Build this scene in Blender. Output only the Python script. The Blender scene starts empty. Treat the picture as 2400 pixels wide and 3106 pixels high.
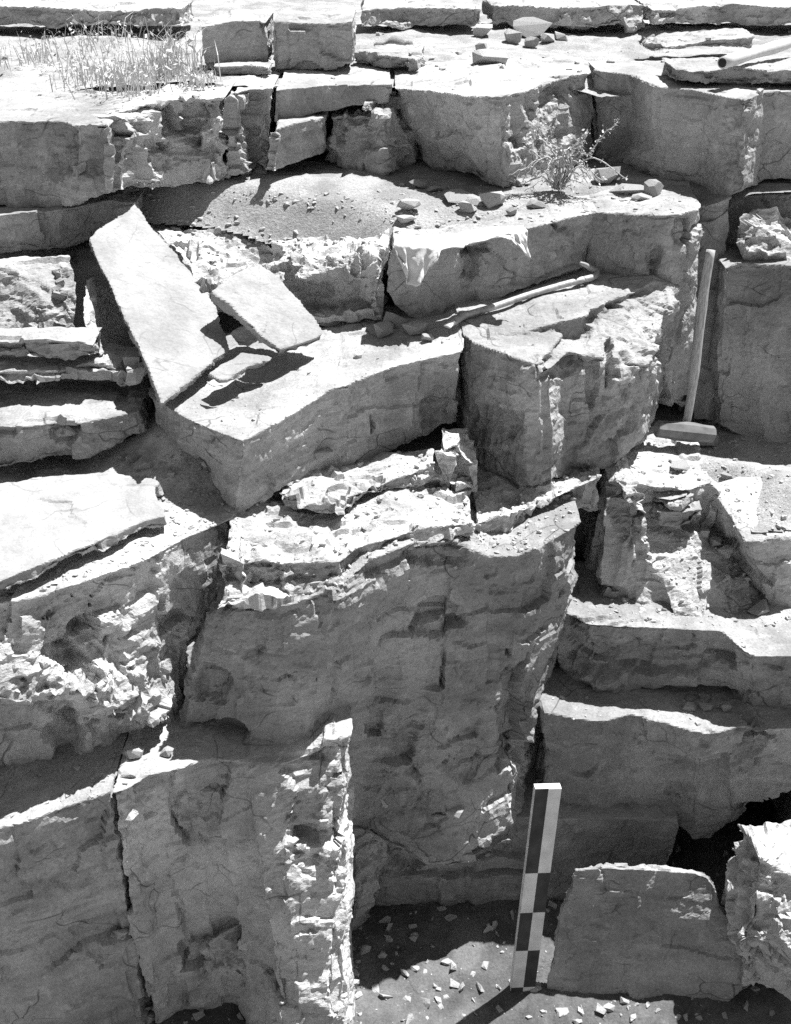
import bpy, bmesh, math, random
import numpy as np
from mathutils import Vector

# ---------------------------------------------------------------- camera, sky, sun, exposure
sc = bpy.context.scene
COL = sc.collection
PITCH = math.radians(30.0)
FPX, CX, CY, CAMZ = 3500.0, 1200.0, 1553.0, 1.79
cam_d = bpy.data.cameras.new('camera')
cam = bpy.data.objects.new('camera', cam_d)
COL.objects.link(cam)
cam.location = (0, 0, CAMZ)
cam.rotation_euler = (math.pi / 2 - PITCH, 0, 0)
cam_d.sensor_fit = 'HORIZONTAL'
cam_d.sensor_width = 36.0
cam_d.lens = FPX / 2400.0 * 36.0
cam_d.clip_start = 0.05
cam_d.clip_end = 500
sc.camera = cam

SUN_VEC = Vector((0.32, 0.275, 0.906)).normalized()
w = bpy.data.worlds.new('World')
sc.world = w
w.use_nodes = True
nt = w.node_tree
nt.nodes.clear()
sky = nt.nodes.new('ShaderNodeTexSky')
sky.sky_type = 'NISHITA'
sky.sun_disc = False
sky.sun_elevation = math.asin(SUN_VEC.z)
sky.sun_rotation = math.atan2(SUN_VEC.x, SUN_VEC.y)
bw = nt.nodes.new('ShaderNodeRGBToBW')
bg = nt.nodes.new('ShaderNodeBackground')
bg.inputs[1].default_value = 0.052
wo = nt.nodes.new('ShaderNodeOutputWorld')
nt.links.new(sky.outputs[0], bw.inputs[0])
nt.links.new(bw.outputs[0], bg.inputs[0])
nt.links.new(bg.outputs[0], wo.inputs[0])

sun_d = bpy.data.lights.new('sun', 'SUN')
sun_d.energy = 5.0
sun_d.angle = math.radians(0.53)
sun_d.color = (1, 1, 1)
sun = bpy.data.objects.new('sun', sun_d)
COL.objects.link(sun)
sun.rotation_euler = (-SUN_VEC).to_track_quat('-Z', 'Y').to_euler()

vs = sc.view_settings
vs.view_transform = 'Standard'
vs.look = 'None'
vs.exposure = 1.05
vs.gamma = 1
vs.use_curve_mapping = False

sc.cycles.max_bounces = 5
sc.cycles.diffuse_bounces = 2
sc.cycles.use_denoising = False      # the photograph has film grain; keep the fine relief

# ---------------------------------------------------------------- pixel -> place helpers
CP, SP = math.cos(PITCH), math.sin(PITCH)


def ray(px, py):
    u, v = (px - CX) / FPX, (CY - py) / FPX
    return np.array((u, CP + SP * v, -SP + CP * v))


def Z(px, py, z):
    d = ray(px, py)
    t = (z - CAMZ) / d[2]
    return np.array((d[0] * t, d[1] * t, z))


def Y(px, py, y):
    d = ray(px, py)
    t = y / d[1]
    return np.array((d[0] * t, y, CAMZ + d[2] * t))


def onplane(px, py, p0, n):
    d = ray(px, py)
    o = np.array((0, 0, CAMZ))
    t = np.dot(p0 - o, n) / np.dot(d, n)
    return o + d * t


def project(P):
    q = P - np.array((0, 0, CAMZ))
    dep = q[:, 1] * CP - q[:, 2] * SP
    up = q[:, 1] * SP + q[:, 2] * CP
    return CX + q[:, 0] / dep * FPX, CY - up / dep * FPX


# ---------------------------------------------------------------- numpy noise
def _hash(ix, iy, iz, seed):
    h = (ix.astype(np.uint32) * np.uint32(374761393) + iy.astype(np.uint32) * np.uint32(668265263)
         + iz.astype(np.uint32) * np.uint32(2147483647) + np.uint32((seed * 974711 + 1013) & 0xffffffff))
    h = (h ^ (h >> np.uint32(13))) * np.uint32(1274126177)
    h = (h ^ (h >> np.uint32(16))) * np.uint32(2246822519)
    h = h ^ (h >> np.uint32(15))
    return h.astype(np.float64) / 4294967295.0


def vnoise(p, seed=0):
    i = np.floor(p).astype(np.int64)
    f = p - i
    f = f * f * f * (f * (f * 6 - 15) + 10)
    r = 0
    for dx in (0, 1):
        wx = f[:, 0] if dx else 1 - f[:, 0]
        for dy in (0, 1):
            wy = f[:, 1] if dy else 1 - f[:, 1]
            for dz in (0, 1):
                wz = f[:, 2] if dz else 1 - f[:, 2]
                r = r + wx * wy * wz * _hash(i[:, 0] + dx, i[:, 1] + dy, i[:, 2] + dz, seed)
    return r * 2 - 1


def fbm(p, seed=0, octv=3, gain=.5):
    r, a = 0, 1
    for o in range(octv):
        r = r + a * vnoise(p * (2.03 ** o), seed + o * 7)
        a *= gain
    return r


def facets(p, seed=0):
    """broken-stone relief: shallow conchoidal scars that meet in sharp ridges"""
    b = np.floor(p - .5).astype(np.int64)
    best = np.full(len(p), 1e9)
    rs = np.random.RandomState(seed * 13 + 5)
    D = rs.normal(size=(5, 3))
    D /= np.linalg.norm(D, axis=1)[:, None]
    for dx in (0, 1):
        for dy in (0, 1):
            for dz in (0, 1):
                c = b + np.array((dx, dy, dz))
                h = [_hash(c[:, 0], c[:, 1], c[:, 2], seed + k) for k in range(7)]
                d = p - (c + .5 + (np.stack(h[:3], 1) - .5) * .7)
                val = np.abs(d @ D.T).max(1) * .75 + (d * (np.stack(h[3:6], 1) - .5)).sum(1) * 1.6 + (h[6] - .5) * .35
                best = np.minimum(best, val)
    return (best - .2) * 1.2


def sstep(a, b, x):
    t = np.clip((x - a) / (b - a), 0, 1)
    return t * t * (3 - 2 * t)


# ---------------------------------------------------------------- materials
STRATA = {}


def add_tone(me, P, mat, seed=0):
    """low-frequency mottling and bedding streaks of the stone, stored on the vertices"""
    s_, k = STRATA[mat.name]
    f = fbm(P * s_, seed + 70, 4, .6) * .75
    g = fbm(P * np.array((1, 1, 4.5)) * s_ * 1.3, seed + 80, 3, .6) * .55
    v = f * (1 - k) + g * k + (vnoise(P * 38, seed + 85) > .55) * .3
    a = me.attributes.new('tone', 'FLOAT', 'POINT')
    a.data.foreach_set('value', np.clip(v, -.5, .75).astype(np.float32))


def rock_mat(name, lo=.24, hi=.42, scale=5.0, strata=.35, bump=.5, speck=.25, crack=.6):
    STRATA[name] = (scale, strata)
    m = bpy.data.materials.new(name)
    m.use_nodes = True
    t = m.node_tree
    b = t.nodes['Principled BSDF']
    b.inputs['Roughness'].default_value = .93
    b.inputs['Specular IOR Level'].default_value = .18
    L = t.links.new
    tc = t.nodes.new('ShaderNodeTexCoord')

    def noise(sc_, det, rough, mapping=None):
        n = t.nodes.new('ShaderNodeTexNoise')
        n.inputs['Scale'].default_value = sc_
        n.inputs['Detail'].default_value = det
        n.inputs['Roughness'].default_value = rough
        if mapping:
            mp = t.nodes.new('ShaderNodeMapping')
            mp.inputs['Scale'].default_value = mapping
            L(tc.outputs['Object'], mp.inputs[0])
            L(mp.outputs[0], n.inputs['Vector'])
        else:
            L(tc.outputs['Object'], n.inputs['Vector'])
        return n

    def mix(kind, fac, a, c):
        x = t.nodes.new('ShaderNodeMix')
        x.data_type = 'FLOAT'
        if isinstance(fac, float):
            x.inputs[0].default_value = fac
        else:
            L(fac, x.inputs[0])
        for s, v in ((2, a), (3, c)):
            if isinstance(v, float):
                x.inputs[s].default_value = v
            else:
                L(v, x.inputs[s])
        return x.outputs[0]

    def math_(op, a, c):
        x = t.nodes.new('ShaderNodeMath')
        x.operation = op
        for s, v in ((0, a), (1, c)):
            if isinstance(v, float):
                x.inputs[s].default_value = v
            else:
                L(v, x.inputs[s])
        return x.outputs[0]

    def rng(v, a, c, d, e):
        x = t.nodes.new('ShaderNodeMapRange')
        L(v, x.inputs[0])
        for k, q in enumerate((a, c, d, e)):
            x.inputs[k + 1].default_value = q
        return x.outputs[0]

    at = t.nodes.new('ShaderNodeAttribute')
    at.attribute_name = 'tone'
    fine = noise(120, 3, .7)
    base = mix('', math_('ADD', at.outputs['Fac'], .5), float(lo), float(hi))
    base = math_('MULTIPLY', base, rng(fine.outputs[0], .25, .75, 1 - speck, 1 + speck))
    oi = t.nodes.new('ShaderNodeObjectInfo')
    base = math_('MULTIPLY', base, rng(oi.outputs['Random'], 0, 1, .86, 1.14))
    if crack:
        # hairline fractures, their inner shade painted into the colour: edges of warped, bedding-stretched cells, broken up by the tone
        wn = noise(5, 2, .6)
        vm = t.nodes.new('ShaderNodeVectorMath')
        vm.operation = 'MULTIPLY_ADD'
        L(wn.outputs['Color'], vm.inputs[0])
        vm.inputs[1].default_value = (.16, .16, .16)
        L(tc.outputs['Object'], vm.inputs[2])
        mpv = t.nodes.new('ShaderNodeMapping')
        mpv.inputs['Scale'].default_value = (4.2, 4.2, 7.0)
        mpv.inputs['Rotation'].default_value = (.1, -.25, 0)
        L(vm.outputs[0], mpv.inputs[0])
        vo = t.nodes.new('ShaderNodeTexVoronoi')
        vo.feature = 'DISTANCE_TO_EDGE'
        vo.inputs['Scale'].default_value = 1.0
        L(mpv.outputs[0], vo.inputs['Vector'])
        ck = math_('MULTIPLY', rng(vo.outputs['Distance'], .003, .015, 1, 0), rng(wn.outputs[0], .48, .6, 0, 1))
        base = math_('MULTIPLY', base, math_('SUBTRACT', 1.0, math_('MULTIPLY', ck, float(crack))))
    cmb = t.nodes.new('ShaderNodeCombineColor')
    for i in range(3):
        L(base, cmb.inputs[i])
    L(cmb.outputs[0], b.inputs['Base Color'])
    b1 = noise(80, 5, .74, (1, 1, 1.3))
    hsum = b1.outputs[0]
    bp = t.nodes.new('ShaderNodeBump')
    bp.inputs['Strength'].default_value = bump
    bp.inputs['Distance'].default_value = .013
    L(hsum, bp.inputs['Height'])
    L(bp.outputs[0], b.inputs['Normal'])
    return m


def plain_mat(name, v, rough=.7, metal=0, var=.15, scale=30, stretch=(1, 1, 1), bump=.0, spec=.3):
    m = bpy.data.materials.new(name)
    m.use_nodes = True
    t = m.node_tree
    b = t.nodes['Principled BSDF']
    b.inputs['Roughness'].default_value = rough
    b.inputs['Metallic'].default_value = metal
    b.inputs['Specular IOR Level'].default_value = spec
    tc = t.nodes.new('ShaderNodeTexCoord')
    mp = t.nodes.new('ShaderNodeMapping')
    mp.inputs['Scale'].default_value = stretch
    n = t.nodes.new('ShaderNodeTexNoise')
    n.inputs['Scale'].default_value = scale
    n.inputs['Detail'].default_value = 5
    rp = t.nodes.new('ShaderNodeValToRGB')
    a, c = v * (1 - var), v * (1 + var)
    rp.color_ramp.elements[0].position = .3
    rp.color_ramp.elements[1].position = .7
    rp.color_ramp.elements[0].color = (a, a, a, 1)
    rp.color_ramp.elements[1].color = (c, c, c, 1)
    L = t.links.new
    L(tc.outputs['Object'], mp.inputs[0])
    L(mp.outputs[0], n.inputs['Vector'])
    L(n.outputs[0], rp.inputs[0])
    L(rp.outputs[0], b.inputs['Base Color'])
    if bump:
        bp = t.nodes.new('ShaderNodeBump')
        bp.inputs['Strength'].default_value = bump
        bp.inputs['Distance'].default_value = .004
        L(n.outputs[0], bp.inputs['Height'])
        L(bp.outputs[0], b.inputs['Normal'])
    return m


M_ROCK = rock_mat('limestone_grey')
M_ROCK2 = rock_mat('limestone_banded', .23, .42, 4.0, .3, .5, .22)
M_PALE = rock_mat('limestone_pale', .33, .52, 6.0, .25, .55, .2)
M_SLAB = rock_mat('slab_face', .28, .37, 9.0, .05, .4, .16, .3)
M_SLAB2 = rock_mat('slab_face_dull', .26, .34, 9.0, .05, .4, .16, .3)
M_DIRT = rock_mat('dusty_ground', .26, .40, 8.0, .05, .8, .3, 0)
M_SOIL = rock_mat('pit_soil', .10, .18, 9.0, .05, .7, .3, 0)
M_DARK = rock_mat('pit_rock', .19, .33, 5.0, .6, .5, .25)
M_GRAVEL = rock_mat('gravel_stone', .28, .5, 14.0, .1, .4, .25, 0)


# ---------------------------------------------------------------- object helpers
def tag(o, label=None, cat=None, group=None, kind=None):
    if label:
        o['label'] = label
    if cat:
        o['category'] = cat
    if group:
        o['group'] = group
    if kind:
        o['kind'] = kind
    return o


def link(name, me, mat=None, parent=None):
    o = bpy.data.objects.new(name, me)
    COL.objects.link(o)
    if mat:
        me.materials.append(mat)
    if parent:
        o.parent = parent
    return o


def rebase(me):
    """put the origin at the thing's base centre; returns the location"""
    n = len(me.vertices)
    co = np.empty(n * 3)
    me.vertices.foreach_get('co', co)
    co = co.reshape(-1, 3)
    lo, hi = co.min(0), co.max(0)
    c = np.array(((lo[0] + hi[0]) / 2, (lo[1] + hi[1]) / 2, lo[2]))
    me.vertices.foreach_set('co', (co - c).ravel())
    me.update()
    return c


def add_prism(bm, top, bot):
    n = len(top)
    vt = [bm.verts.new(p) for p in top]
    vb = [bm.verts.new(p) for p in bot]
    fs = [bm.faces.new(vt), bm.faces.new(vb[::-1])]
    for i in range(n):
        j = (i + 1) % n
        fs.append(bm.faces.new((vt[j], vt[i], vb[i], vb[j])))
    bmesh.ops.triangulate(bm, faces=fs, ngon_method='EAR_CLIP')


def add_hull(bm, pts):
    vs_ = [bm.verts.new(p) for p in pts]
    r = bmesh.ops.convex_hull(bm, input=vs_)
    junk = [g for g in r['geom_interior'] + r['geom_unused'] if isinstance(g, bmesh.types.BMVert)]
    if junk:
        bmesh.ops.delete(bm, geom=list(set(junk)), context='VERTS')


CURVE = {'face': ([-.6, -.45, -.3, -.2, -.1, .05, .2, .45, .65], [2.37, 2.33, 2.34, 2.47, 2.57, 2.5, 2.52, 2.62, 2.74])}


def blk(front, back=.5, wl=.0, wr=.0, zb=None):
    """terrace block: front = rows (tx,ty,z,bx,by,dy) or (tx,ty,z,zbottom,dy)"""
    T, B = [], []
    for r in front:
        t = Z(r[0], r[1], r[2])
        if len(r) == 6:
            b = Y(r[3], r[4], t[1] - r[5])
        elif len(r) == 7:
            b = Z(r[3], r[4], r[5])
        else:
            if isinstance(r[4], str):      # the great face: its creases slant down to the left
                x_ = t[0] - .17
                b = np.array((x_, np.interp(x_, *CURVE[r[4]]), r[3]))
            else:
                b = np.array((t[0], t[1] - r[4], r[3]))
        T.append(t)
        B.append(b)
    yb = max(p[1] for p in T) + back
    zb = min(p[2] for p in B) if zb is None else zb
    parts = []
    n = len(T)
    for i in range(n - 1):      # one convex wedge per stretch of the front; neighbours overlap behind it
        xl = T[i][0] - (wl if i == 0 else .05)
        xr = T[i + 1][0] + (wr if i == n - 2 else .05)
        parts.append([T[i], T[i + 1], B[i], B[i + 1], np.array((xl, yb, T[i][2])), np.array((xr, yb, T[i + 1][2])), np.array((xl, yb, zb)), np.array((xr, yb, zb))])
    return ('hulls', parts)


def hull(*pts):
    return ('hull', [np.array(p) for p in pts])


SMOOTH = False


def rock(name, pieces, label, cat='rock', mat=None, voxel=.0081, chip=.25, rough=1.0, strata=.0022, low=.007,
         zones=(), seed=0, group=None, kind=None, top=.35, parent=None, chip_sc=.11, macro=.06):
    bm = bmesh.new()
    for p in pieces:
        if p[0] == 'prism':
            add_prism(bm, p[1], p[2])
        elif p[0] == 'hulls':
            for h_ in p[1]:
                add_hull(bm, h_)
        else:
            add_hull(bm, p[1])
    bmesh.ops.recalc_face_normals(bm, faces=bm.faces)
    me0 = bpy.data.meshes.new(name)
    bm.to_mesh(me0)
    bm.free()
    o = bpy.data.objects.new(name, me0)
    COL.objects.link(o)
    md = o.modifiers.new('r', 'REMESH')
    md.mode = 'VOXEL'
    md.voxel_size = voxel
    md.use_smooth_shade = True
    dg = bpy.context.evaluated_depsgraph_get()
    dg.update()
    me = bpy.data.meshes.new_from_object(o.evaluated_get(dg))
    o.modifiers.clear()
    o.data = me
    bpy.data.meshes.remove(me0)
    n = len(me.vertices)
    co = np.empty(n * 3)
    me.vertices.foreach_get('co', co)
    P = co.reshape(-1, 3).copy()
    nn = np.empty(n * 3)
    me.vertex_normals.foreach_get('vector', nn)
    N = nn.reshape(-1, 3)
    E = np.empty(len(me.edges) * 2, np.int32)
    me.edges.foreach_get('vertices', E)
    E = E.reshape(-1, 2)
    e0, e1 = np.concatenate([E[:, 0], E[:, 1]]), np.concatenate([E[:, 1], E[:, 0]])
    deg = np.bincount(e0, minlength=n)[:, None] + 1.0

    def relax(A, times):
        for _ in range(times):
            A = (A + np.stack([np.bincount(e0, A[e1, k], minlength=n) for k in range(3)], 1)) / deg
        return A
    N = relax(N, 3)
    N = N / (np.linalg.norm(N, axis=1)[:, None] + 1e-9)
    up = sstep(.45, .95, N[:, 2])
    amp = np.full(n, 1.0) * rough
    push = np.zeros(n)
    if zones:
        px, py = project(P)
        wob = fbm(P * 22, seed + 50, 3)
        for zx, zy, rx, ry, kind_, val in zones:
            d = np.sqrt(((px - zx) / rx) ** 2 + ((py - zy) / ry) ** 2) + wob * .28
            wgt = 1 - sstep(.75, 1.05, d)
            if kind_ == 'rough':
                amp = amp + wgt * val
            elif kind_ == 'flat':
                amp = amp * (1 - wgt * val)
            else:
                push = push + wgt * val
    amp = amp * (1 - up * (1 - top))
    Q = P * np.array((1, 1, 1.25)) + np.stack([fbm(P * 6, seed + 90 + k, 2) for k in range(3)], 1) * .035
    d = fbm(P * 2.6, seed, 3) * low * (1 - up * .6)
    if macro:
        d += facets(Q / .3, seed + 7) * .3 * macro * (1 - up * .75) * np.minimum(amp, 1.3)
    d += facets(Q / chip_sc, seed + 11) * chip_sc * chip * amp
    d += facets(Q / (chip_sc * .42), seed + 17) * chip_sc * .42 * chip * amp * .9
    d += facets(Q / (chip_sc * .17), seed + 23) * chip_sc * .17 * chip * amp * .8
    if strata:
        zz = P[:, 2] + fbm(P * 3.1, seed + 31, 2) * .02
        lay = np.floor(zz / .022)
        hh = _hash(lay.astype(np.int64), lay.astype(np.int64) * 3, lay.astype(np.int64) * 0 + 5, seed + 3)
        d += (hh - .5) * 2 * strata * (1 - up) * (.5 + .5 * vnoise(P * 4, seed + 41))
    d += fbm(P * 45, seed + 61, 2) * .0018 * (.6 + amp * .5)
    d = np.where(d > .018, .018 + (d - .018) * .35, d)
    P = P + N * (d + push)[:, None]
    me.vertices.foreach_set('co', P.ravel())
    me.update()
    add_tone(me, P, mat or M_ROCK, seed)
    c = rebase(me)
    o.location = c
    me.materials.clear()
    me.materials.append(mat or M_ROCK)
    me.polygons.foreach_set('use_smooth', [SMOOTH] * len(me.polygons))
    if parent:
        o.parent = parent
    tag(o, label, cat, group, kind)
    return o


def flat_slab(name, corners, plane, thick, label, mat=None, seed=0, group=None, cat='slab', rag=.012, voxel=.0064, chip=.1, top=.25):
    """flagstone: outline pixels on a plane through three (px,py,z) points, real thickness below"""
    a, b, c = [Z(*q) for q in plane]
    n = np.cross(b - a, c - a)
    n /= np.linalg.norm(n)
    if n[2] < 0:
        n = -n
    pts = [onplane(x, y, a, n) for x, y in corners]
    ring = []
    k = len(pts)
    for i in range(k):
        p, q = pts[i], pts[(i + 1) % k]
        m = max(1, int(np.linalg.norm(q - p) / .02))
        ring += [p + (q - p) * j / m for j in range(m)]
    ring = np.array(ring)
    out = ring - ring.mean(0)
    out /= np.linalg.norm(out, axis=1)[:, None]
    ring = ring + out * (fbm(ring * 17, seed + 5, 3) * rag)[:, None]
    low = ring - n * thick + out * (fbm(ring * 24, seed + 8, 2) * thick * .35)[:, None]
    return rock(name, [('prism', list(ring), list(low))], label, cat, mat or M_SLAB, voxel=voxel, chip=chip, strata=.003, low=.004, macro=.02, seed=seed, group=group, top=top)


# ================================================================ the setting: ground sheets and the bedrock core
def sheet(name, x0, x1, y0, y1, z, res, mat, amp=.012, seed=0, fn=None, label=None, poly=None, dive=0):
    nx, ny = max(2, int((x1 - x0) / res)), max(2, int((y1 - y0) / res))
    X, Yv = np.meshgrid(np.linspace(x0, x1, nx), np.linspace(y0, y1, ny))
    P = np.stack([X.ravel(), Yv.ravel(), np.full(X.size, float(z))], 1)
    h = fbm(P * 2.3, seed, 4) * amp + facets(P / .07, seed + 4) * amp * .35 + facets(P / .03, seed + 6) * amp * .16
    if fn:
        h = h + fn(P)
    P[:, 2] += h
    idx = np.arange(nx * ny).reshape(ny, nx)
    F = np.stack([idx[:-1, :-1].ravel(), idx[:-1, 1:].ravel(), idx[1:, 1:].ravel(), idx[1:, :-1].ravel()], 1)
    if poly is not None:
        C = P[F].mean(1)
        ins = np.zeros(len(C), bool)
        for i in range(len(poly)):
            (ax, ay), (bx, by) = poly[i][:2], poly[(i + 1) % len(poly)][:2]
            if ay != by:
                ins ^= ((ay > C[:, 1]) != (by > C[:, 1])) & (C[:, 0] < (bx - ax) * (C[:, 1] - ay) / (by - ay) + ax)
        F = F[ins]
        dist = np.full(len(P), 9.)
        for i in range(dive):
            a_, b_ = np.array(poly[i][:2]), np.array(poly[i + 1][:2])
            ab = b_ - a_
            tt = np.clip(((P[:, :2] - a_) @ ab) / (ab @ ab), 0, 1)
            dist = np.minimum(dist, np.linalg.norm(P[:, :2] - a_ - tt[:, None] * ab, axis=1))
        P[:, 2] -= .09 * (1 - sstep(0, .16, dist))
        used = np.unique(F)
        remap = np.full(len(P), -1)
        remap[used] = np.arange(len(used))
        P, F = P[used], remap[F]
    me = bpy.data.meshes.new(name)
    me.from_pydata(P.tolist(), [], F.tolist())
    me.polygons.foreach_set('use_smooth', [True] * len(me.polygons))
    me.update()
    add_tone(me, P, mat, seed)
    o = link(name, me, mat)
    tag(o, label, kind='structure')
    return o


def big_sheet(name, rects, mat):
    me = bpy.data.meshes.new(name)
    v, f = [], []
    for x0, x1, y0, y1, z in rects:
        k = len(v)
        v += [(x0, y0, z), (x1, y0, z), (x1, y1, z), (x0, y1, z)]
        f.append((k, k + 1, k + 2, k + 3))
    me.from_pydata(v, [], f)
    o = link(name, me, mat)
    tag(o, kind='structure')
    return o


big_sheet('ground', [(-80, 80, -80, 90, -1.34)], M_DIRT)
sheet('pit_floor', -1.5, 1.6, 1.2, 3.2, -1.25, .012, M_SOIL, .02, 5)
sheet('upper_ground', -2.2, 2.4, 4.25, 7.5, 1.055, .016, M_DIRT, .022, 8)
big_sheet('plateau', [(-230, 60, 7.4, 90, 1.04), (-60, -2.1, 4.6, 7.5, 1.04), (2.3, 60, 4.6, 7.5, 1.04)], M_DIRT)


def hollow(P):   # the middle terrace dips towards the left where the rubble bank wears away
    return -.05 * (1 - sstep(.05, .6, P[:, 0])) * (1 - sstep(3.5, 3.9, P[:, 1])) - .075 * (1 - sstep(3.6, 4.1, P[:, 1])) * (1 - sstep(-.3, .05, P[:, 0])) + .01 * sstep(.2, .9, P[:, 0])


sheet('terrace_ground', -1.5, 1.6, 3.2, 4.6, .785, .011, M_DIRT, .012, 12, hollow,
      poly=[Z(-150, 690, .78), Z(380, 640, .7), Z(640, 685, .67), Z(850, 722, .66), Z(980, 728, .67), Z(1186, 735, .73), Z(1360, 728, .735), Z(1560, 690, .76), Z(1822, 622, .78), Z(2150, 605, .78), Z(2500, 590, .78), (1.6, 4.6), (-1.5, 4.6)], dive=9)


def gravel_slope(P):
    return .14 * sstep(2.75, 3.05, P[:, 1]) * sstep(-1.0, -.6, P[:, 0])


sheet('gravel_floor', -1.4, -.2, 2.1, 3.3, .215, .009, M_GRAVEL, .014, 15, gravel_slope,
      poly=[Z(-150, 1830, .22), Z(181, 1772, .22), Z(450, 1680, .22), Z(640, 1588, .22), Z(712, 1555, .22), (-.2, 3.2), (-1.4, 3.3)])
sheet('nook_floor', .55, 1.6, 2.9, 4.0, .0, .01, M_DIRT, .014, 17, lambda P: .07 * (1 - sstep(3.15, 3.5, P[:, 1])),
      poly=[Z(1830, 1430, 0), Z(1900, 1462, 0), Z(2110, 1462, 0), Z(2170, 1455, 0), Z(2230, 1500, 0), Z(2290, 1600, 0), Z(2480, 1580, 0), (1.6, 4), (.55, 4)], dive=6)

# coarse bedrock core behind the blocks, so that every joint between them ends in rock
core = [
    ('prism', [np.array(p) for p in ((-3, 4.5, 1.03), (3, 4.5, 1.03), (3, 9, 1.03), (-3, 9, 1.03))],
     [np.array(p) for p in ((-3, 4.5, -1.5), (3, 4.5, -1.5), (3, 9, -1.5), (-3, 9, -1.5))]),
    ('prism', [np.array(p) for p in ((-3, 3.85, .56), (.1, 3.75, .56), (.6, 3.9, .7), (3, 4.05, .7), (3, 4.7, .7), (-3, 4.7, .56))],
     [np.array(p) for p in ((-3, 3.85, -1.5), (.1, 3.75, -1.5), (.6, 3.9, -1.5), (3, 4.05, -1.5), (3, 4.7, -1.5), (-3, 4.7, -1.5))]),
    ('prism', [np.array(p) for p in ((-3, 3.0, .18), (-.3, 2.95, .18), (.5, 3.3, .18), (.5, 3.9, .18), (-3, 3.9, .18))],
     [np.array(p) for p in ((-3, 2.75, -1.5), (-.3, 2.7, -1.5), (.5, 3.1, -1.5), (.5, 3.9, -1.5), (-3, 3.9, -1.5))]),
    ('prism', [np.array(p) for p in ((.4, 3.35, -.06), (3, 3.35, -.06), (3, 4.2, -.06), (.4, 4.2, -.06))],
     [np.array(p) for p in ((.4, 3.1, -1.5), (3, 3.1, -1.5), (3, 4.2, -1.5), (.4, 4.2, -1.5))]),
]
rock('bedrock', core, None, None, M_DARK, voxel=.05, chip=.2, seed=77, kind='structure')

# the terraces go on to both sides of what the frame shows
def flank(sgn, steps):
    out = []
    for z, yf in steps:
        xa = sgn * (1.16 + (yf - 2.2) * .25)
        xs = (xa, sgn * 4.5)
        ring = [(xs[0], yf), (xs[1], yf), (xs[1], 6.0), (xs[0] + sgn * .6, 6.0)]
        out.append(('prism', [np.array((x, y, z)) for x, y in ring], [np.array((x, y, -1.5)) for x, y in ring]))
    return out


rock('hillside', flank(-1, [(-.34, 2.18), (.19, 2.34), (.38, 2.95), (.7, 3.6), (1.03, 3.75)]) , None, None, M_ROCK2, voxel=.022, chip=.25, seed=78, kind='structure')
rock('hillside', flank(1, [(-.52, 2.72), (-.3, 2.9), (-.02, 3.15), (.58, 3.75), (.79, 3.9), (1.05, 4.1)]), None, None, M_ROCK2, voxel=.022, chip=.25, seed=79, kind='structure')

# ================================================================ top wall blocks
FACE = 'rock'
rock('rock_block', [blk([(-230, 372, 1.05, -230, 660, .0), (181, 360, 1.05, 181, 628, 0), (228, 378, 1.05, 228, 620, 0), (310, 371, 1.05, 312, 601, 0), (331, 380, 1.05, 333, 598, 0)], .8)],
     'grey block at the left end of the top wall, pale flat top', mat=M_ROCK, seed=1, chip=.2,
     zones=[(220, 520, 90, 60, 'rough', 1.2), (190, 430, 60, 50, 'rough', .8)])
rock('rock_block', [blk([(-230, 672, .78, -230, 830, 0), (181, 634, .78, 181, 770, .0), (330, 604, .78, 335, 690, 0), (420, 612, .76, 420, 690, 0)], .25)],
     'low dark rock layer under the leftmost wall block, behind the big slab', mat=M_ROCK, seed=2, chip=.25)
rock('rock_block', [blk([(334, 345, 1.07, 334, 597, .03), (420, 315, 1.07, 430, 592, .03), (480, 300, 1.07, 500, 586, .03), (560, 290, 1.07, 560, 580, .03), (640, 295, 1.07, 640, 556, .02), (690, 289, 1.07, 692, 542, 0)], .6)],
     'rough weathered wall block below the dry grass, pitted face', mat=M_PALE, seed=3, chip=.4,
     zones=[(430, 430, 130, 120, 'rough', 1.3), (560, 360, 120, 80, 'rough', 1.5), (540, 520, 110, 60, 'flat', .6), (540, 400, 60, 45, 'push', -.02)])
rock('rock_block', [blk([(690, 286, 1.07, 700, 548, .05), (760, 262, 1.07, 760, 545, .06), (831, 268, 1.07, 814, 538, .04)], .4)],
     'narrow pale rounded rock column between two wall cracks', mat=M_PALE, seed=4, chip=.35,
     zones=[(750, 470, 70, 80, 'rough', .8), (755, 480, 60, 70, 'push', .02)])
rock('rock_block', [blk([(832, 272, 1.07, 826, 388, .0), (1000, 258, 1.07, 1000, 342, 0), (1080, 255, 1.07, 1080, 322, 0), (1186, 254, 1.07, 1186, 318, 0)], .4)],
     'long smooth grey layer along the top wall above the bulging block', mat=M_ROCK2, seed=5, chip=.12, strata=.003)
rock('rock_block', [blk([(826, 396, .97, 810, 540, .0), (900, 372, .97, 880, 505, 0), (994, 352, .97, 990, 470, 0)], .3)],
     'smooth grey wall layer under the long crack, left of the bulging block', mat=M_ROCK2, seed=6, chip=.12)
rock('rock_block', [blk([(998, 352, .96, 1000, 458, .0), (1040, 350, .96, 1045, 492, .0), (1110, 352, .96, 1120, 498, .03), (1160, 362, .96, 1180, 525, .05), (1215, 350, .96, 1240, 535, .03), (1262, 330, .96, 1284, 500, 0)], .25)],
     'bulging cracked block at the back of the shaded recess', mat=M_ROCK2, seed=7, chip=.3,
     zones=[(1140, 435, 130, 95, 'push', .045), (1215, 470, 50, 50, 'rough', .8)])
rock('rock_block', [blk([(1095, 318, 1.02, 1100, 345, 0), (1180, 290, 1.02, 1180, 345, 0), (1240, 300, 1.02, 1250, 350, 0)], .2)],
     'small square block wedged under the wall rim above the bulging block', mat=M_ROCK2, seed=8, chip=.2)
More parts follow.
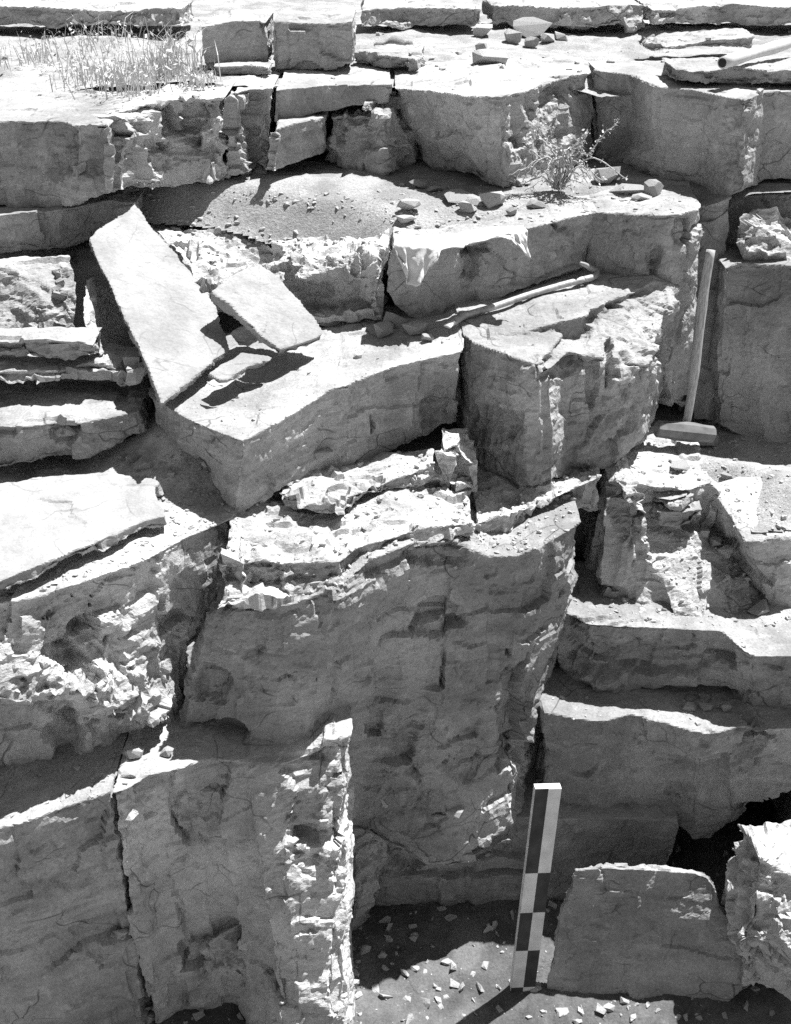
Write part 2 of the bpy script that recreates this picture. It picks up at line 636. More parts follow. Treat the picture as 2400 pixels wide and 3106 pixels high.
rock('rock_block', [blk([(1190, 262, 1.065, 1288, 490, .0), (1300, 272, 1.08, 1390, 545, 0), (1420, 290, 1.09, 1470, 575, 0), (1515, 288, 1.1, 1530, 588, .0), (1600, 272, 1.1, 1605, 560, .03), (1700, 235, 1.1, 1710, 540, .03), (1803, 213, 1.1, 1803, 510, 0)], .3)],
     'dark jutting wall block right of the recess with a ragged rim', mat=M_ROCK, seed=9, chip=.2, voxel=.008,
     zones=[(1690, 320, 70, 90, 'rough', 1.8), (1580, 455, 38, 45, 'rough', 1.5), (1560, 480, 40, 50, 'push', .02), (1720, 420, 60, 50, 'rough', 1.4)])
rock('rock_block', [blk([(1806, 212, 1.1, 1804, 500, .0), (1900, 222, 1.1, 1900, 545, .0), (2000, 262, 1.1, 1990, 590, .0), (2110, 272, 1.1, 2110, 622, .0), (2200, 290, 1.1, 2190, 618, 0), (2262, 300, 1.1, 2262, 590, 0), (2330, 276, 1.1, 2330, 560, -.02), (2640, 270, 1.1, 2640, 540, 0)], .25)],
     'broad grey block at the right of the top wall, behind the dry weed', mat=M_ROCK2, seed=10, chip=.14, strata=.005, voxel=.008,
     zones=[(2240, 420, 60, 130, 'rough', 1.6), (1900, 500, 90, 50, 'push', .025)])
# upper surface slabs and rocks
rock('rock_block', [blk([(600, 80, 1.222, 612, 226, 0), (700, 62, 1.24, 700, 210, 0), (815, 60, 1.24, 815, 200, 0)], .35)],
     'large grey block on the upper ground beside the dry grass', mat=M_ROCK, seed=11, chip=.14)
rock('rock_block', [blk([(822, 62, 1.24, 828, 222, 0), (900, 66, 1.235, 900, 226, 0), (1010, 70, 1.235, 1010, 214, 0), (1074, 60, 1.25, 1072, 192, 0)], .3)],
     'large grey block on the upper ground with a clean right edge', mat=M_ROCK, seed=12, chip=.14)
rock('rock_block', [blk([(640, 196, 1.105, 640, 240, 0), (760, 196, 1.105, 760, 240, 0), (820, 205, 1.105, 820, 236, 0)], .1)],
     'thin stone wedged under the large upper block', mat=M_ROCK, seed=13, chip=.25)
rock('rock_slab', [blk([(1080, 150, 1.125, 1082, 200, 0), (1170, 165, 1.125, 1178, 222, 0), (1262, 176, 1.125, 1268, 216, 0), (1290, 172, 1.12, 1288, 208, 0)], .16)],
     'low dark flat stone on the upper ground beside the large block', 'slab', M_ROCK, seed=14, chip=.3)
rock('rock_slab', [blk([(2046, 205, 1.16, 2048, 262, 0), (2130, 210, 1.16, 2130, 265, 0), (2240, 200, 1.16, 2240, 276, 0), (2330, 212, 1.16, 2330, 262, 0), (2640, 205, 1.16, 2640, 262, 0)], .22)],
     'thick flat slab lying on the broad right block, under the pale pole', 'slab', M_ROCK, seed=15, chip=.2)
rock('rock_slab', [blk([(1960, 146, 1.105, 2000, 156, 0), (2050, 140, 1.115, 2055, 156, 0), (2160, 118, 1.14, 2170, 154, 0), (2270, 112, 1.145, 2280, 150, 0), (2300, 105, 1.15, 2296, 136, 0)], .2)],
     'long thin slab at the upper right behind the pale pole', 'slab', M_ROCK, seed=16, chip=.25)

for pts_, lab_, sd_ in (([(-260, 24), (60, 14), (300, 26), (560, 20)], 'far low ledge behind the dry grass at the top left', 17), ([(1090, 26), (1250, 14), (1470, 22)], 'far low ledge above the bent stick of wood', 18),
                        ([(1480, 8), (1700, 20), (1960, 12)], 'far low ledge behind the scattered upper stones', 19), ([(1975, 24), (2200, 10), (2420, 18), (2650, 12)], 'far low ledge behind the long thin slab', 62)):
    rock('rock_ledge', [blk([(x, y, 1.17, x, 92 + (x * 7) % 9 - 8, .02) for x, y in pts_], .3)], lab_, mat=M_PALE, seed=sd_, chip=.3, voxel=.011, group='low ledges at the far edge of the upper ground')
# ================================================================ middle terrace blocks
rock('rubble_bank', [blk([(380, 640, .7, 430, 900, .5, 'z'), (520, 668, .68, 540, 930, .5, 'z'), (640, 690, .67, 660, 950, .49, 'z'), (740, 690, .67, 780, 970, .49, 'z'), (850, 730, .66, 880, 985, .49, 'z'), (980, 735, .67, 960, 985, .49, 'z'), (1090, 742, .7, 1070, 985, .5, 'z'), (1186, 746, .73, 1175, 990, .5, 'z')], .35, zb=.4),
                     hull(Z(470, 690, .72), Z(600, 710, .69), Z(760, 770, .67), Z(830, 810, .63), Z(700, 900, .58), Z(600, 900, .6), Z(480, 760, .66), Z(600, 760, .5), Z(800, 900, .5)),
                     hull(Z(860, 745, .68), Z(1170, 750, .72), Z(880, 850, .62), Z(1160, 850, .64), Z(900, 860, .55), Z(1150, 900, .55), Z(1000, 700, .6))],
     'crumbling rubble bank between the leaning slabs and the draped cloth', 'rubble', M_PALE, seed=20, chip=.34, top=1.0, chip_sc=.12,
     zones=[(1000, 790, 160, 70, 'rough', .5), (1000, 920, 130, 25, 'push', -.04), (800, 760, 60, 40, 'push', -.03)])
rock('rock_ledge', [blk([(1186, 748, .74, 1168, 885, .0), (1215, 752, .74, 1200, 945, .0), (1300, 752, .74, 1270, 985, .0), (1362, 748, .74, 1352, 992, -.01), (1560, 705, .765, 1560, 900, .0), (1700, 665, .782, 1680, 850, 0), (1822, 640, .788, 1800, 812, 0)], .3)],
     'long dark ledge block under the draped cloth, above the crowbar', 'rock', M_ROCK, seed=21, chip=.16,
     zones=[(1430, 810, 40, 60, 'rough', 2.0), (1720, 720, 45, 50, 'rough', 1.6), (1440, 760, 60, 30, 'rough', 1.5)])
rock('rock_ledge', [blk([(1770, 640, .785, 1760, 815, -.02), (1822, 642, .788, 1805, 815, 0), (1950, 652, .8, 1960, 850, 0), (2060, 648, .806, 2040, 1240, -.03), (2128, 632, .806, 2092, 1255, -.05), (2140, 618, .8, 2105, 1255, -.04)], .3)],
     'dark square ledge block at the end of the terrace, left of the hammer handle', 'rock', M_ROCK, seed=22, chip=.18,
     zones=[(2090, 700, 45, 50, 'rough', 2.0), (1985, 790, 30, 50, 'rough', 1.5)])
# saw-ledge block
rock('rock_block', [
    blk([(1394, 1010, .55, 1416, 1440, 0), (1430, 1036, .55, 1440, 1505, 0), (1500, 1062, .55, 1530, 1510, 0), (1580, 1090, .55, 1600, 1490, 0), (1640, 1104, .54, 1650, 1480, 0)], .35, wr=.25),
    blk([(1630, 1100, .53, 1640, 1480, 0), (1673, 1118, .52, 1680, 1470, 0), (1725, 1066, .52, 1740, 1455, 0), (1778, 1074, .51, 1800, 1440, 0)], .2),
    blk([(1640, 968, .568, 1650, 1110, .0), (1720, 945, .578, 1730, 1100, 0), (1815, 932, .585, 1800, 1400, -.0), (1850, 912, .585, 1840, 1425, 0), (1985, 848, .6, 1950, 1350, .02), (2072, 872, .56, 1995, 1280, .02)], .25),
    blk([(1415, 1018, .552, .1, 0), (1600, 1000, .56, .1, 0), (1660, 985, .572, .1, 0), (1800, 950, .582, .1, 0)], .4),
    hull(Z(1760, 1078, .505), Z(1850, 1085, .49), Z(1935, 1075, .475), Z(1985, 1110, .455), Z(1840, 925, .57), Z(1985, 852, .592), Z(2062, 880, .555), Y(1785, 1445, 3.14), Y(1860, 1428, 3.2), Y(1955, 1348, 3.29), Y(1992, 1290, 3.38),
         (.9, 3.7, .5), (.9, 3.7, -.05), (.6, 3.7, -.05), (.6, 3.7, .5))],
    'big shaded block below the crowbar with rough broken right end', mat=M_ROCK, seed=23, chip=.2, voxel=.008,
    zones=[(1950, 960, 120, 110, 'rough', 1.6), (1970, 1060, 90, 70, 'rough', 1.6), (1900, 1200, 70, 150, 'rough', 1.2), (1500, 1290, 90, 90, 'rough', 1.0),
           (1680, 1110, 110, 40, 'rough', 1.6), (1800, 1150, 20, 90, 'push', -.03), (1850, 1100, 12, 80, 'push', -.03)])
rock('rock_block', [blk([(2100, 628, .75, 2085, 1275, .12), (2180, 612, .77, 2150, 1285, .13), (2228, 592, .79, 2195, 1310, .12)], .15)],
     'shaded upright rock behind the hammer handle', mat=M_ROCK2, seed=24, chip=.16)
rock('rock_block', [blk([(2196, 815, .59, 2168, 1295, .02), (2240, 796, .6, 2240, 1335, .08), (2330, 800, .605, 2330, 1400, .12), (2640, 815, .62, 2640, 1480, .12)], .3)],
     'large dark block on the right edge beside the hammer', mat=M_ROCK2, seed=25, chip=.14, macro=.1, low=.01)
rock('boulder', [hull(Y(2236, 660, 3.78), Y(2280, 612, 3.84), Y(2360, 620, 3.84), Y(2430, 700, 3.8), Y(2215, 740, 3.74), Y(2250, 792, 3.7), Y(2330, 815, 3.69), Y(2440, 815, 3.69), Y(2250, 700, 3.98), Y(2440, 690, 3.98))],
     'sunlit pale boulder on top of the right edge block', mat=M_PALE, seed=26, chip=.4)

rock('rock_block', [blk([(2170, 598, .765, 2170, 860, .0), (2330, 588, .765, 2330, 860, 0), (2640, 588, .765, 2640, 860, 0)], .3)],
     'shaded ledge behind the sunlit boulder at the right edge', mat=M_ROCK, seed=56, chip=.2)

# big left-centre block with the flagstones on it
rock('rock_block', [blk([(440, 1195, .44, 455, 1290, 0), (560, 1268, .44, 560, 1400, .0), (660, 1310, .44, 650, 1500, .0), (738, 1338, .44, 708, 1600, .0), (860, 1272, .455, 865, 1490, -.01), (1010, 1180, .477, 1010, 1455, -.01)], .5),
                    blk([(960, 1190, .474, 960, 1465, .0), (1060, 1164, .485, 1060, 1440, -.01), (1200, 1108, .505, 1210, 1375, .0), (1412, 1062, .535, 1390, 1290, -.06), (1404, 1010, .545, 1404, 1270, 0)], .35)],
     'big sharp-cornered block in the centre carrying the flat slabs', mat=M_ROCK, seed=27, chip=.15, voxel=.008,
     zones=[(1340, 1250, 60, 60, 'push', -.03), (620, 1290, 70, 50, 'rough', .6)])

# left rocks
rock('rock_block', [blk([(-230, 1300, .4, -230, 1460, 0), (110, 1290, .4, 110, 1430, 0), (181, 1278, .4, 181, 1405, 0), (240, 1282, .4, 240, 1392, 0), (330, 1268, .4, 335, 1368, 0), (425, 1245, .4, 442, 1315, 0)], .35)],
     'low block at the left with a dusty top and dark front', mat=M_ROCK, seed=28, chip=.25, zones=[(200, 1300, 40, 60, 'rough', 2.0)])
rock('flat_stone', [blk([(-230, 1120, .5, -230, 1180, .02), (181, 1118, .5, 181, 1172, .02), (280, 1092, .5, 280, 1170, .04), (350, 1110, .49, 355, 1172, .04), (392, 1172, .45, 393, 1182, .0)], .15)],
     'rounded flat stone on the low left block, dark pitted front', 'stone', M_ROCK, seed=29, chip=.35)
rock('flat_stone', [blk([(-230, 1030, .58, -230, 1115, .0), (181, 1030, .58, 181, 1110, .0), (240, 1030, .58, 240, 1100, .0), (290, 1046, .57, 290, 1092, 0)], .12)],
     'stone stacked on the rounded flat stone at the left edge', 'stone', M_ROCK, seed=30, chip=.35)
rock('boulder', [hull(Y(-20, 800, 3.4), Y(150, 775, 3.45), Y(215, 765, 3.5), Y(240, 800, 3.42), Y(245, 900, 3.3), Y(225, 1010, 3.22), Y(100, 1030, 3.22), Y(-230, 1030, 3.25), Y(200, 780, 3.75), Y(-230, 800, 3.75), Y(230, 1000, 3.5))],
     'pale rough boulder at the left edge behind the stacked stones', mat=M_PALE, seed=31, chip=.35, zones=[(200, 880, 70, 120, 'rough', .6)])
rock('upright_stone', [hull(Y(250, 845, 3.42), Y(282, 830, 3.45), Y(310, 900, 3.38), Y(305, 1000, 3.25), Y(313, 1100, 3.12), Y(250, 960, 3.22), Y(245, 990, 3.2), Y(370, 900, 3.62), Y(372, 1060, 3.5), Y(335, 1100, 3.2))],
     'thin upright stone leaning under the big slab, one side lit', 'stone', M_PALE, seed=32, chip=.15)
rock('stone', [hull(Y(395, 1090, 3.12), Y(425, 1080, 3.2), Y(450, 1140, 3.1), Y(402, 1140, 3.02), Y(440, 1160, 3.05), Y(415, 1165, 3.0))],
     'small grey stone in the shade beneath the big slab', 'stone', M_ROCK, seed=33, chip=.3, voxel=.006)

# lower left
rock('rock_block', [blk([(-230, 1850, .22, -230, 2160, .13), (100, 1812, .22, 100, 2160, .14), (181, 1786, .225, 181, 2160, .14), (300, 1748, .225, 300, 2165, .15), (450, 1694, .225, 450, 2200, .12), (560, 1634, .225, 560, 2190, .04), (640, 1600, .225, 640, 2200, 0), (715, 1566, .225, 715, 2200, 0)], .3),
                    blk([(-230, 1850, .2, -.4, .05), (181, 1786, .2, -.4, .05), (300, 1748, .2, -.4, .05), (450, 1694, .2, -.4, .06), (640, 1600, .2, -.4, .03)], .3)],
     'lower left block under the gravel, broken sunlit base', mat=M_PALE, seed=34, chip=.26, macro=.12, voxel=.008,
     zones=[(300, 2080, 220, 190, 'rough', 1.2), (260, 1900, 160, 100, 'rough', .7), (600, 1740, 120, 160, 'flat', .7), (240, 2000, 60, 40, 'push', -.04),
            (350, 2100, 190, 80, 'push', .025), (200, 2250, 70, 70, 'push', -.06), (260, 2060, 60, 30, 'push', -.04)])
rock('rock_block', [blk([(-230, 2570, -.31, -1.4, .03), (100, 2490, -.31, -1.4, .03), (181, 2456, -.31, -1.4, .03), (250, 2435, -.31, -1.4, .03), (346, 2404, -.31, -1.4, .03)], .4)],
     'grey block in the lower left corner beside a slanting crack', mat=M_ROCK, seed=35, chip=.16, macro=.12,
     zones=[(230, 2690, 60, 30, 'push', -.01)])
rock('rock_block', [blk([(328, 2409, -.31, -1.4, .02), (390, 2394, -.31, -1.4, .04), (453, 2352, -.31, -1.4, .04), (562, 2330, -.31, -1.4, .05), (640, 2305, -.33, -1.4, .1), (760, 2310, -.35, -1.4, .22), (840, 2320, -.35, -1.4, .42), (930, 2285, -.33, -1.4, .48), (1000, 2245, -.3, -1.4, .5), (1046, 2238, -.3, -1.4, .46), (1072, 2228, -.3, -1.4, .34)], .45)],
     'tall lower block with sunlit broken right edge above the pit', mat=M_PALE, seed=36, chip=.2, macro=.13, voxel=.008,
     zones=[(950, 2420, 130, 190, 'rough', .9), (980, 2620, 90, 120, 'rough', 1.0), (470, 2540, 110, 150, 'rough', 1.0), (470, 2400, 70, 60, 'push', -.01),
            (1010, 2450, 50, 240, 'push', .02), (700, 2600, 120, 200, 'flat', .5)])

# centre: layered shelf and the big sloping face
rock('rock_slab', [blk([(835, 1500, 0.240, 840, 1545, .03), (900, 1505, 0.240, 905, 1560, .04), (1040, 1530, 0.220, 1045, 1570, .03), (1060, 1500, 0.230, 1065, 1560, .02), (1200, 1450, 0.240, 1200, 1500, .0), (1330, 1405, 0.250, 1335, 1450, 0)], .12)],
     'flaking flat slab on the central shelf below the big block', 'slab', M_PALE, seed=40, chip=.4, top=.6)
rock('rock_slab', [blk([(1050, 1530, 0.190, 1055, 1600, .0), (1200, 1495, 0.200, 1200, 1550, .0), (1330, 1440, 0.220, 1335, 1530, .0), (1385, 1460, 0.210, 1388, 1530, 0), (1455, 1480, 0.190, 1455, 1510, 0)], .12)],
     'second thin layer of the central shelf, right of the flaking slab', 'slab', M_PALE, seed=41, chip=.4, top=.6)
rock('rock_block', [blk([(1335, 1372, 0.300, 1340, 1500, 0), (1390, 1340, 0.310, 1400, 1510, 0), (1420, 1400, 0.260, 1425, 1515, .0), (1456, 1405, 0.260, 1456, 1512, 0)], .12)],
     'small broken block at the foot of the dark crevice', mat=M_PALE, seed=42, chip=.45)
rock('rock_block', [
    blk([(590, 1925, -.06, -.79, 'face'), (640, 1820, .08, -.79, 'face'), (740, 1845, .08, -.79, 'face'), (880, 1835, .09, -.79, 'face'), (1030, 1780, .13, -.79, 'face'), (1120, 1700, .17, -.79, 'face'), (1250, 1650, .17, -.84, 'face'), (1380, 1640, .14, -.88, 'face'), (1480, 1690, .08, -.92, 'face'),
         (1560, 1690, .06, -.95, 'face'), (1640, 1660, .085, -.95, 'face'), (1775, 1580, .095, -.95, 'face')], .25)],
    'huge sloping shaded rock face in the centre under the shelf', mat=M_ROCK2, seed=43, chip=.19, strata=.003, macro=.14, voxel=.008, low=.012,
    zones=[(720, 1790, 130, 70, 'rough', 1.6), (900, 1760, 180, 80, 'rough', 1.5), (1330, 1660, 160, 60, 'rough', 1.5), (1330, 1890, 90, 55, 'push', -.04), (1200, 2300, 120, 120, 'rough', .6),
           (760, 1930, 60, 80, 'push', -.015), (640, 2080, 60, 60, 'push', -.03), (640, 2240, 110, 40, 'push', -.06), (1420, 2330, 60, 60, 'rough', 1.0), (1580, 2200, 60, 200, 'push', -.06)])
rock('rock_block', [blk([(660, 1690, .22, 650, 1860, .06), (740, 1680, .21, 740, 1870, .09), (820, 1680, .2, 820, 1870, .09), (900, 1700, .18, 900, 1870, .07), (1030, 1700, .19, 1035, 1820, .04), (1080, 1660, .2, 1085, 1740, .0), (1250, 1610, .2, 1250, 1700, 0), (1450, 1580, .18, 1450, 1640, 0)], .2)],
     'broken sunlit shelf of crumbling rock left of centre', mat=M_PALE, seed=44, chip=.4, top=.7,
     zones=[(830, 1700, 160, 90, 'rough', .5)])
rock('rock_ledge', [blk([(1440, 1590, 0.140, 1445, 1690, 0), (1500, 1570, 0.140, 1500, 1680, 0), (1600, 1535, 0.140, 1600, 1650, 0), (1720, 1490, 0.140, 1720, 1610, 0), (1835, 1440, 0.140, 1830, 1560, -.02)], .3)],
     'narrow rubble-strewn ledge at the foot of the shaded block', 'rock', M_PALE, seed=45, chip=.35, top=.8, zones=[(1650, 1560, 150, 60, 'rough', .8)])

# right column
rock('rock_block', [
    blk([(1836, 1448, .12, 1806, 1830, .1), (1872, 1445, .12, 1850, 1850, .12), (1905, 1490, .1, 1900, 1862, .1), (1950, 1530, .06, 1960, 1875, .1), (1985, 1560, .03, 2020, 1885, .08)], .25),
    blk([(1890, 1470, .09, -.35, .0), (2000, 1472, .08, -.35, .0), (2105, 1478, .07, -.35, .0), (2160, 1460, .06, -.35, .0), (2190, 1500, .03, -.35, 0)], .4),
    blk([(1960, 1520, .02, -.35, 0), (2000, 1525, .02, -.35, 0), (2095, 1530, .02, -.35, 0), (2110, 1510, .03, -.35, 0)], .2),
    hull(Z(1960, 1605, -.07), Z(2100, 1600, -.07), Z(2040, 1885, -.26), Z(2120, 1885, -.26), Z(1990, 1890, -.45), Z(2140, 1900, -.45), Z(1960, 1610, -.5), Z(2100, 1500, -.5), Z(2150, 1600, -.15), Z(2260, 1760, -.26), Z(2330, 1880, -.34), Z(2420, 1900, -.36), Z(2420, 1600, -.3))],
    'stepped right-hand rock pillar with a sunlit sloping front', mat=M_PALE, seed=46, chip=.32, macro=.12, voxel=.008, top=.6,
    zones=[(1850, 1680, 80, 130, 'flat', .6), (1900, 1580, 40, 90, 'push', -.03), (2030, 1570, 80, 30, 'push', -.02)])
rock('rock_slab', [blk([(1978, 1500, .05, 1985, 1545, 0), (2040, 1512, .05, 2045, 1550, 0), (2100, 1496, .05, 2100, 1545, 0)], .1)],
     'thin broken layer below the sunlit top of the right pillar', 'slab', M_PALE, seed=53, chip=.4)
rock('rock_slab', [blk([(1990, 1552, -.0, 1995, 1600, 0), (2060, 1556, -.0, 2064, 1612, 0), (2138, 1545, -.0, 2140, 1600, 0)], .1)],
     'darker layered step above the sunlit slope of the right pillar', 'slab', M_ROCK2, seed=54, chip=.3, strata=.01)
rock('leaning_slab', [hull(Z(2150, 1470, .03), Z(2200, 1548, .0), Z(2262, 1648, -.03), Z(2330, 1632, -.03), Z(2450, 1610, -.03), Z(2450, 1450, .02), Z(2230, 1440, .03), Z(2140, 1620, -.25), Z(2255, 1760, -.27), Z(2340, 1860, -.33), Z(2450, 1870, -.33), Z(2450, 1500, -.3))],
     'smooth leaning slab at the right edge with a lit rim', 'slab', M_ROCK, seed=47, chip=.18, macro=.1)
rock('rock_block', [blk([(1682, 1850, -.25, 1684, 2040, .0), (1720, 1862, -.25, 1728, 2110, .0), (1782, 1888, -.25, 1790, 2150, .0), (1910, 1900, -.25, 1915, 2155, -.01), (2047, 1908, -.25, 2050, 2165, -.02), (2190, 1915, -.25, 2190, 2180, -.02), (2275, 1988, -.28, 2268, 2190, -.02), (2640, 2000, -.28, 2640, 2190, 0)], .3, zb=-.55)],
     'undercut dark block on the right with a thin sunlit rim', mat=M_ROCK, seed=48, chip=.22, macro=.12, zones=[(1850, 1890, 160, 25, 'rough', 1.5), (2080, 2118, 130, 30, 'push', -.07), (1950, 2010, 250, 45, 'push', -.03), (1800, 2090, 90, 50, 'push', .02)])
rock('rock_block', [blk([(1650, 2160, -.5, -.9, .0), (1740, 2182, -.5, -.9, .0), (1834, 2192, -.5, 1834, 2480, .0), (1915, 2168, -.5, 1915, 2490, .0), (2030, 2198, -.5, 2030, 2500, 0), (2104, 2222, -.5, 2100, 2550, 0), (2170, 2228, -.5, 2180, 2555, -.05), (2255, 2205, -.5, 2270, 2490, -.05), (2300, 2215, -.5, 2330, 2430, -.05), (2640, 2200, -.5, 2640, 2340, 0)], .35)],
     'large smooth boulder-like block behind the measuring stick', mat=M_ROCK, seed=49, chip=.14, macro=.12, low=.01, voxel=.008,
     zones=[(2280, 2240, 50, 90, 'rough', 1.6), (2140, 2240, 30, 40, 'rough', 1.0)])
rock('rock_slab', [blk([(1640, 2490, -.86, -1.35, 0), (1740, 2488, -.86, -1.35, 0), (1900, 2486, -.86, -1.35, 0), (2066, 2490, -.86, -1.35, 0)], .35)],
     'flat-faced foot slab beneath the large smooth block', 'slab', M_ROCK2, seed=51, chip=.1)
# the pit
rock('rock_block', [hull(Y(1030, 2330, 2.6), Y(1195, 2440, 2.56), Y(1200, 2545, 2.56), Y(1165, 2680, 2.58), Y(1120, 2800, 2.6), Y(1095, 2980, 2.6), Y(1010, 2980, 2.5), Y(1030, 2330, 3.0), Y(1215, 2440, 3.0), Y(1225, 2545, 3.0), Y(1130, 2900, 3.0))],
     'dark side wall of the niche left of the measuring stick', mat=M_ROCK2, seed=55, chip=.25)
rock('pit_wall', [blk([(1040, 2490, -.86, -1.4, .0), (1200, 2490, -.86, -1.4, .0), (1350, 2488, -.86, -1.4, -.0), (1500, 2484, -.86, -1.4, -.0), (1720, 2480, -.86, -1.4, .0)], .3)],
     'dark layered back wall of the pit beside the measuring stick', 'rock', M_ROCK2, seed=52, chip=.2, strata=.012,
     zones=[(1400, 2600, 240, 20, 'push', -.03), (1250, 2610, 70, 40, 'push', -.04), (1420, 2660, 240, 12, 'push', -.03)])

# ================================================================ flagstones
def plane_slab(name, corners, plane, thick, label, **k):
    return flat_slab(name, corners, plane, thick, label, **k)


plane_slab('flagstone', [(266, 722), (300, 690), (372, 648), (410, 609), (470, 690), (560, 790), (632, 880), (705, 1058), (660, 1092), (590, 1150), (492, 1228), (440, 1100), (360, 930)],
           [(492, 1228, .485), (705, 1060, .505), (410, 609, .785)], .024, 'big pale kite-shaped slab leaning across the left of the terrace', seed=101, rag=.005)
plane_slab('flagstone', [(640, 884), (700, 838), (790, 797), (851, 838), (950, 950), (990, 1008), (920, 1042), (852, 1066), (785, 1020), (700, 930)],
           [(852, 1066, .535), (990, 1008, .54), (700, 838, .675)], .035, 'smaller white slab with a thick shaded edge beside the big kite-shaped slab', seed=102, rag=.008)
plane_slab('flagstone', [(622, 1132), (690, 1092), (735, 1062), (828, 1080), (820, 1092), (760, 1108), (690, 1150), (655, 1152)],
           [(622, 1132, .51), (690, 1150, .51), (828, 1080, .52)], .022, 'small split slab tucked below the lower edge of the white slab', seed=104, rag=.008)
plane_slab('flagstone', [(620, 1150), (660, 1158), (690, 1165), (640, 1172), (618, 1162)],
           [(622, 1160, .5), (690, 1165, .5), (640, 1150, .5)], .012, 'sliver of slab lying before the small split slab', seed=105, rag=.006)
plane_slab('flagstone', [(690, 1010), (740, 990), (790, 1025), (760, 1055), (712, 1050)],
           [(690, 1030, .53), (790, 1025, .53), (740, 990, .56)], .02, 'grey slab piece wedged between the two leaning slabs', seed=106, rag=.008)
plane_slab('flagstone', [(-200, 1490), (90, 1446), (181, 1436), (330, 1430), (440, 1446), (482, 1462), (478, 1500), (510, 1565), (430, 1580), (350, 1622), (181, 1690), (60, 1740), (-200, 1840)],
           [(181, 1690, .28), (510, 1568, .27), (330, 1430, .275)], .035, 'large flat slab lying on gravel at the left edge', mat=M_SLAB2, seed=107, rag=.008)
plane_slab('flagstone', [(1744, 2640), (1850, 2634), (1960, 2636), (2110, 2650), (2164, 2662), (2190, 2715), (2290, 3000), (2200, 3060), (1900, 3060), (1640, 3040), (1700, 2780)],
           [(1744, 2640, -.86), (2164, 2662, -.86), (1950, 2784, -1.0)], .035, 'grey slab standing at the foot of the pit beside the measuring stick', seed=108, rag=.006, chip=.12, top=.8, mat=M_ROCK)
plane_slab('flagstone', [(935, 2800), (980, 2745), (1020, 2700), (1042, 2690), (1046, 2790), (1040, 2860), (960, 2900)],
           [(935, 2800, -.93), (1042, 2690, -.86), (1046, 2860, -.97)], .03, 'sunlit slab leaning on the foot of the tall lower block', seed=109, rag=.008)
rock('boulder', [hull(Z(620, 2860, -.95), Z(730, 2792, -.9), Z(868, 2764, -.9), Z(884, 2800, -.93), Z(860, 2900, -1.0), Z(640, 2960, -1.02), Z(540, 3040, -1.3), Z(920, 3000, -1.3), Z(880, 2760, -1.3), Z(560, 2800, -1.3))],
     'pale broken rock at the very bottom below the tall lower block', 'rock', M_PALE, seed=61, chip=.35)

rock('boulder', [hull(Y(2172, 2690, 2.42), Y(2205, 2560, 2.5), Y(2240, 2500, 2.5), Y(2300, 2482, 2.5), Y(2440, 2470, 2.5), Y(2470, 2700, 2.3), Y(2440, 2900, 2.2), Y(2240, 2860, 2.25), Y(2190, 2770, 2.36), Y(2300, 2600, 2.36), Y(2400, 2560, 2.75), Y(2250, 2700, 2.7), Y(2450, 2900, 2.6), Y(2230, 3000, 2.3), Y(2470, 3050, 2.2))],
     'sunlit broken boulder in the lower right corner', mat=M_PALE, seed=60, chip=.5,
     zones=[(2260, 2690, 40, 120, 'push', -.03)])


# ================================================================ tube helper
def tube(bm, pts, radii, seg=8, flat=None):
    pts = [np.array(p, float) for p in pts]
    rings = []
    n = len(pts)
    ref = np.array((0, 0, 1.0))
    for i in range(n):
        d = pts[min(i + 1, n - 1)] - pts[max(i - 1, 0)]
        d /= np.linalg.norm(d) + 1e-9
        r0 = ref if abs(d @ ref) < .95 else np.array((1.0, 0, 0))
        a = np.cross(d, r0)
        a /= np.linalg.norm(a)
        b = np.cross(a, d)
        fx, fy = (1, 1) if flat is None else flat[i]
        rings.append([bm.verts.new(pts[i] + radii[i] * (a * math.cos(2 * math.pi * k / seg) * fx + b * math.sin(2 * math.pi * k / seg) * fy)) for k in range(seg)])
    for i in range(n - 1):
        for k in range(seg):
            j = (k + 1) % seg
            bm.faces.new((rings[i][k], rings[i][j], rings[i + 1][j], rings[i + 1][k]))
    bm.faces.new(rings[0][::-1])
    bm.faces.new(rings[-1])


def bm_obj(name, bm, mat, parent=None, smooth=True, loc=None):
    bmesh.ops.recalc_face_normals(bm, faces=bm.faces)
    me = bpy.data.meshes.new(name)
    bm.to_mesh(me)
    bm.free()
    if smooth:
        me.polygons.foreach_set('use_smooth', [True] * len(me.polygons))
    if loc is not None:
        n = len(me.vertices)
        co = np.empty(n * 3)
        me.vertices.foreach_get('co', co)
        me.vertices.foreach_set('co', (co.reshape(-1, 3) - np.array(loc)).ravel())
    return link(name, me, mat, parent)


def empty(name, loc):
    o = bpy.data.objects.new(name, None)
    COL.objects.link(o)
    o.location = loc
    o.empty_display_size = .05
    return o


def smooth_path(P, n):
    P = np.array(P, float)
    k = len(P)
    out = []
    for t in np.linspace(0, k - 1, n):
        i = min(int(t), k - 2)
        f = t - i
        p0, p1, p2, p3 = P[max(i - 1, 0)], P[i], P[i + 1], P[min(i + 2, k - 1)]
        out.append(.5 * ((2 * p1) + (p2 - p0) * f + (2 * p0 - 5 * p1 + 4 * p2 - p3) * f * f + (3 * p1 - p0 - 3 * p2 + p3) * f ** 3))
    return np.array(out)


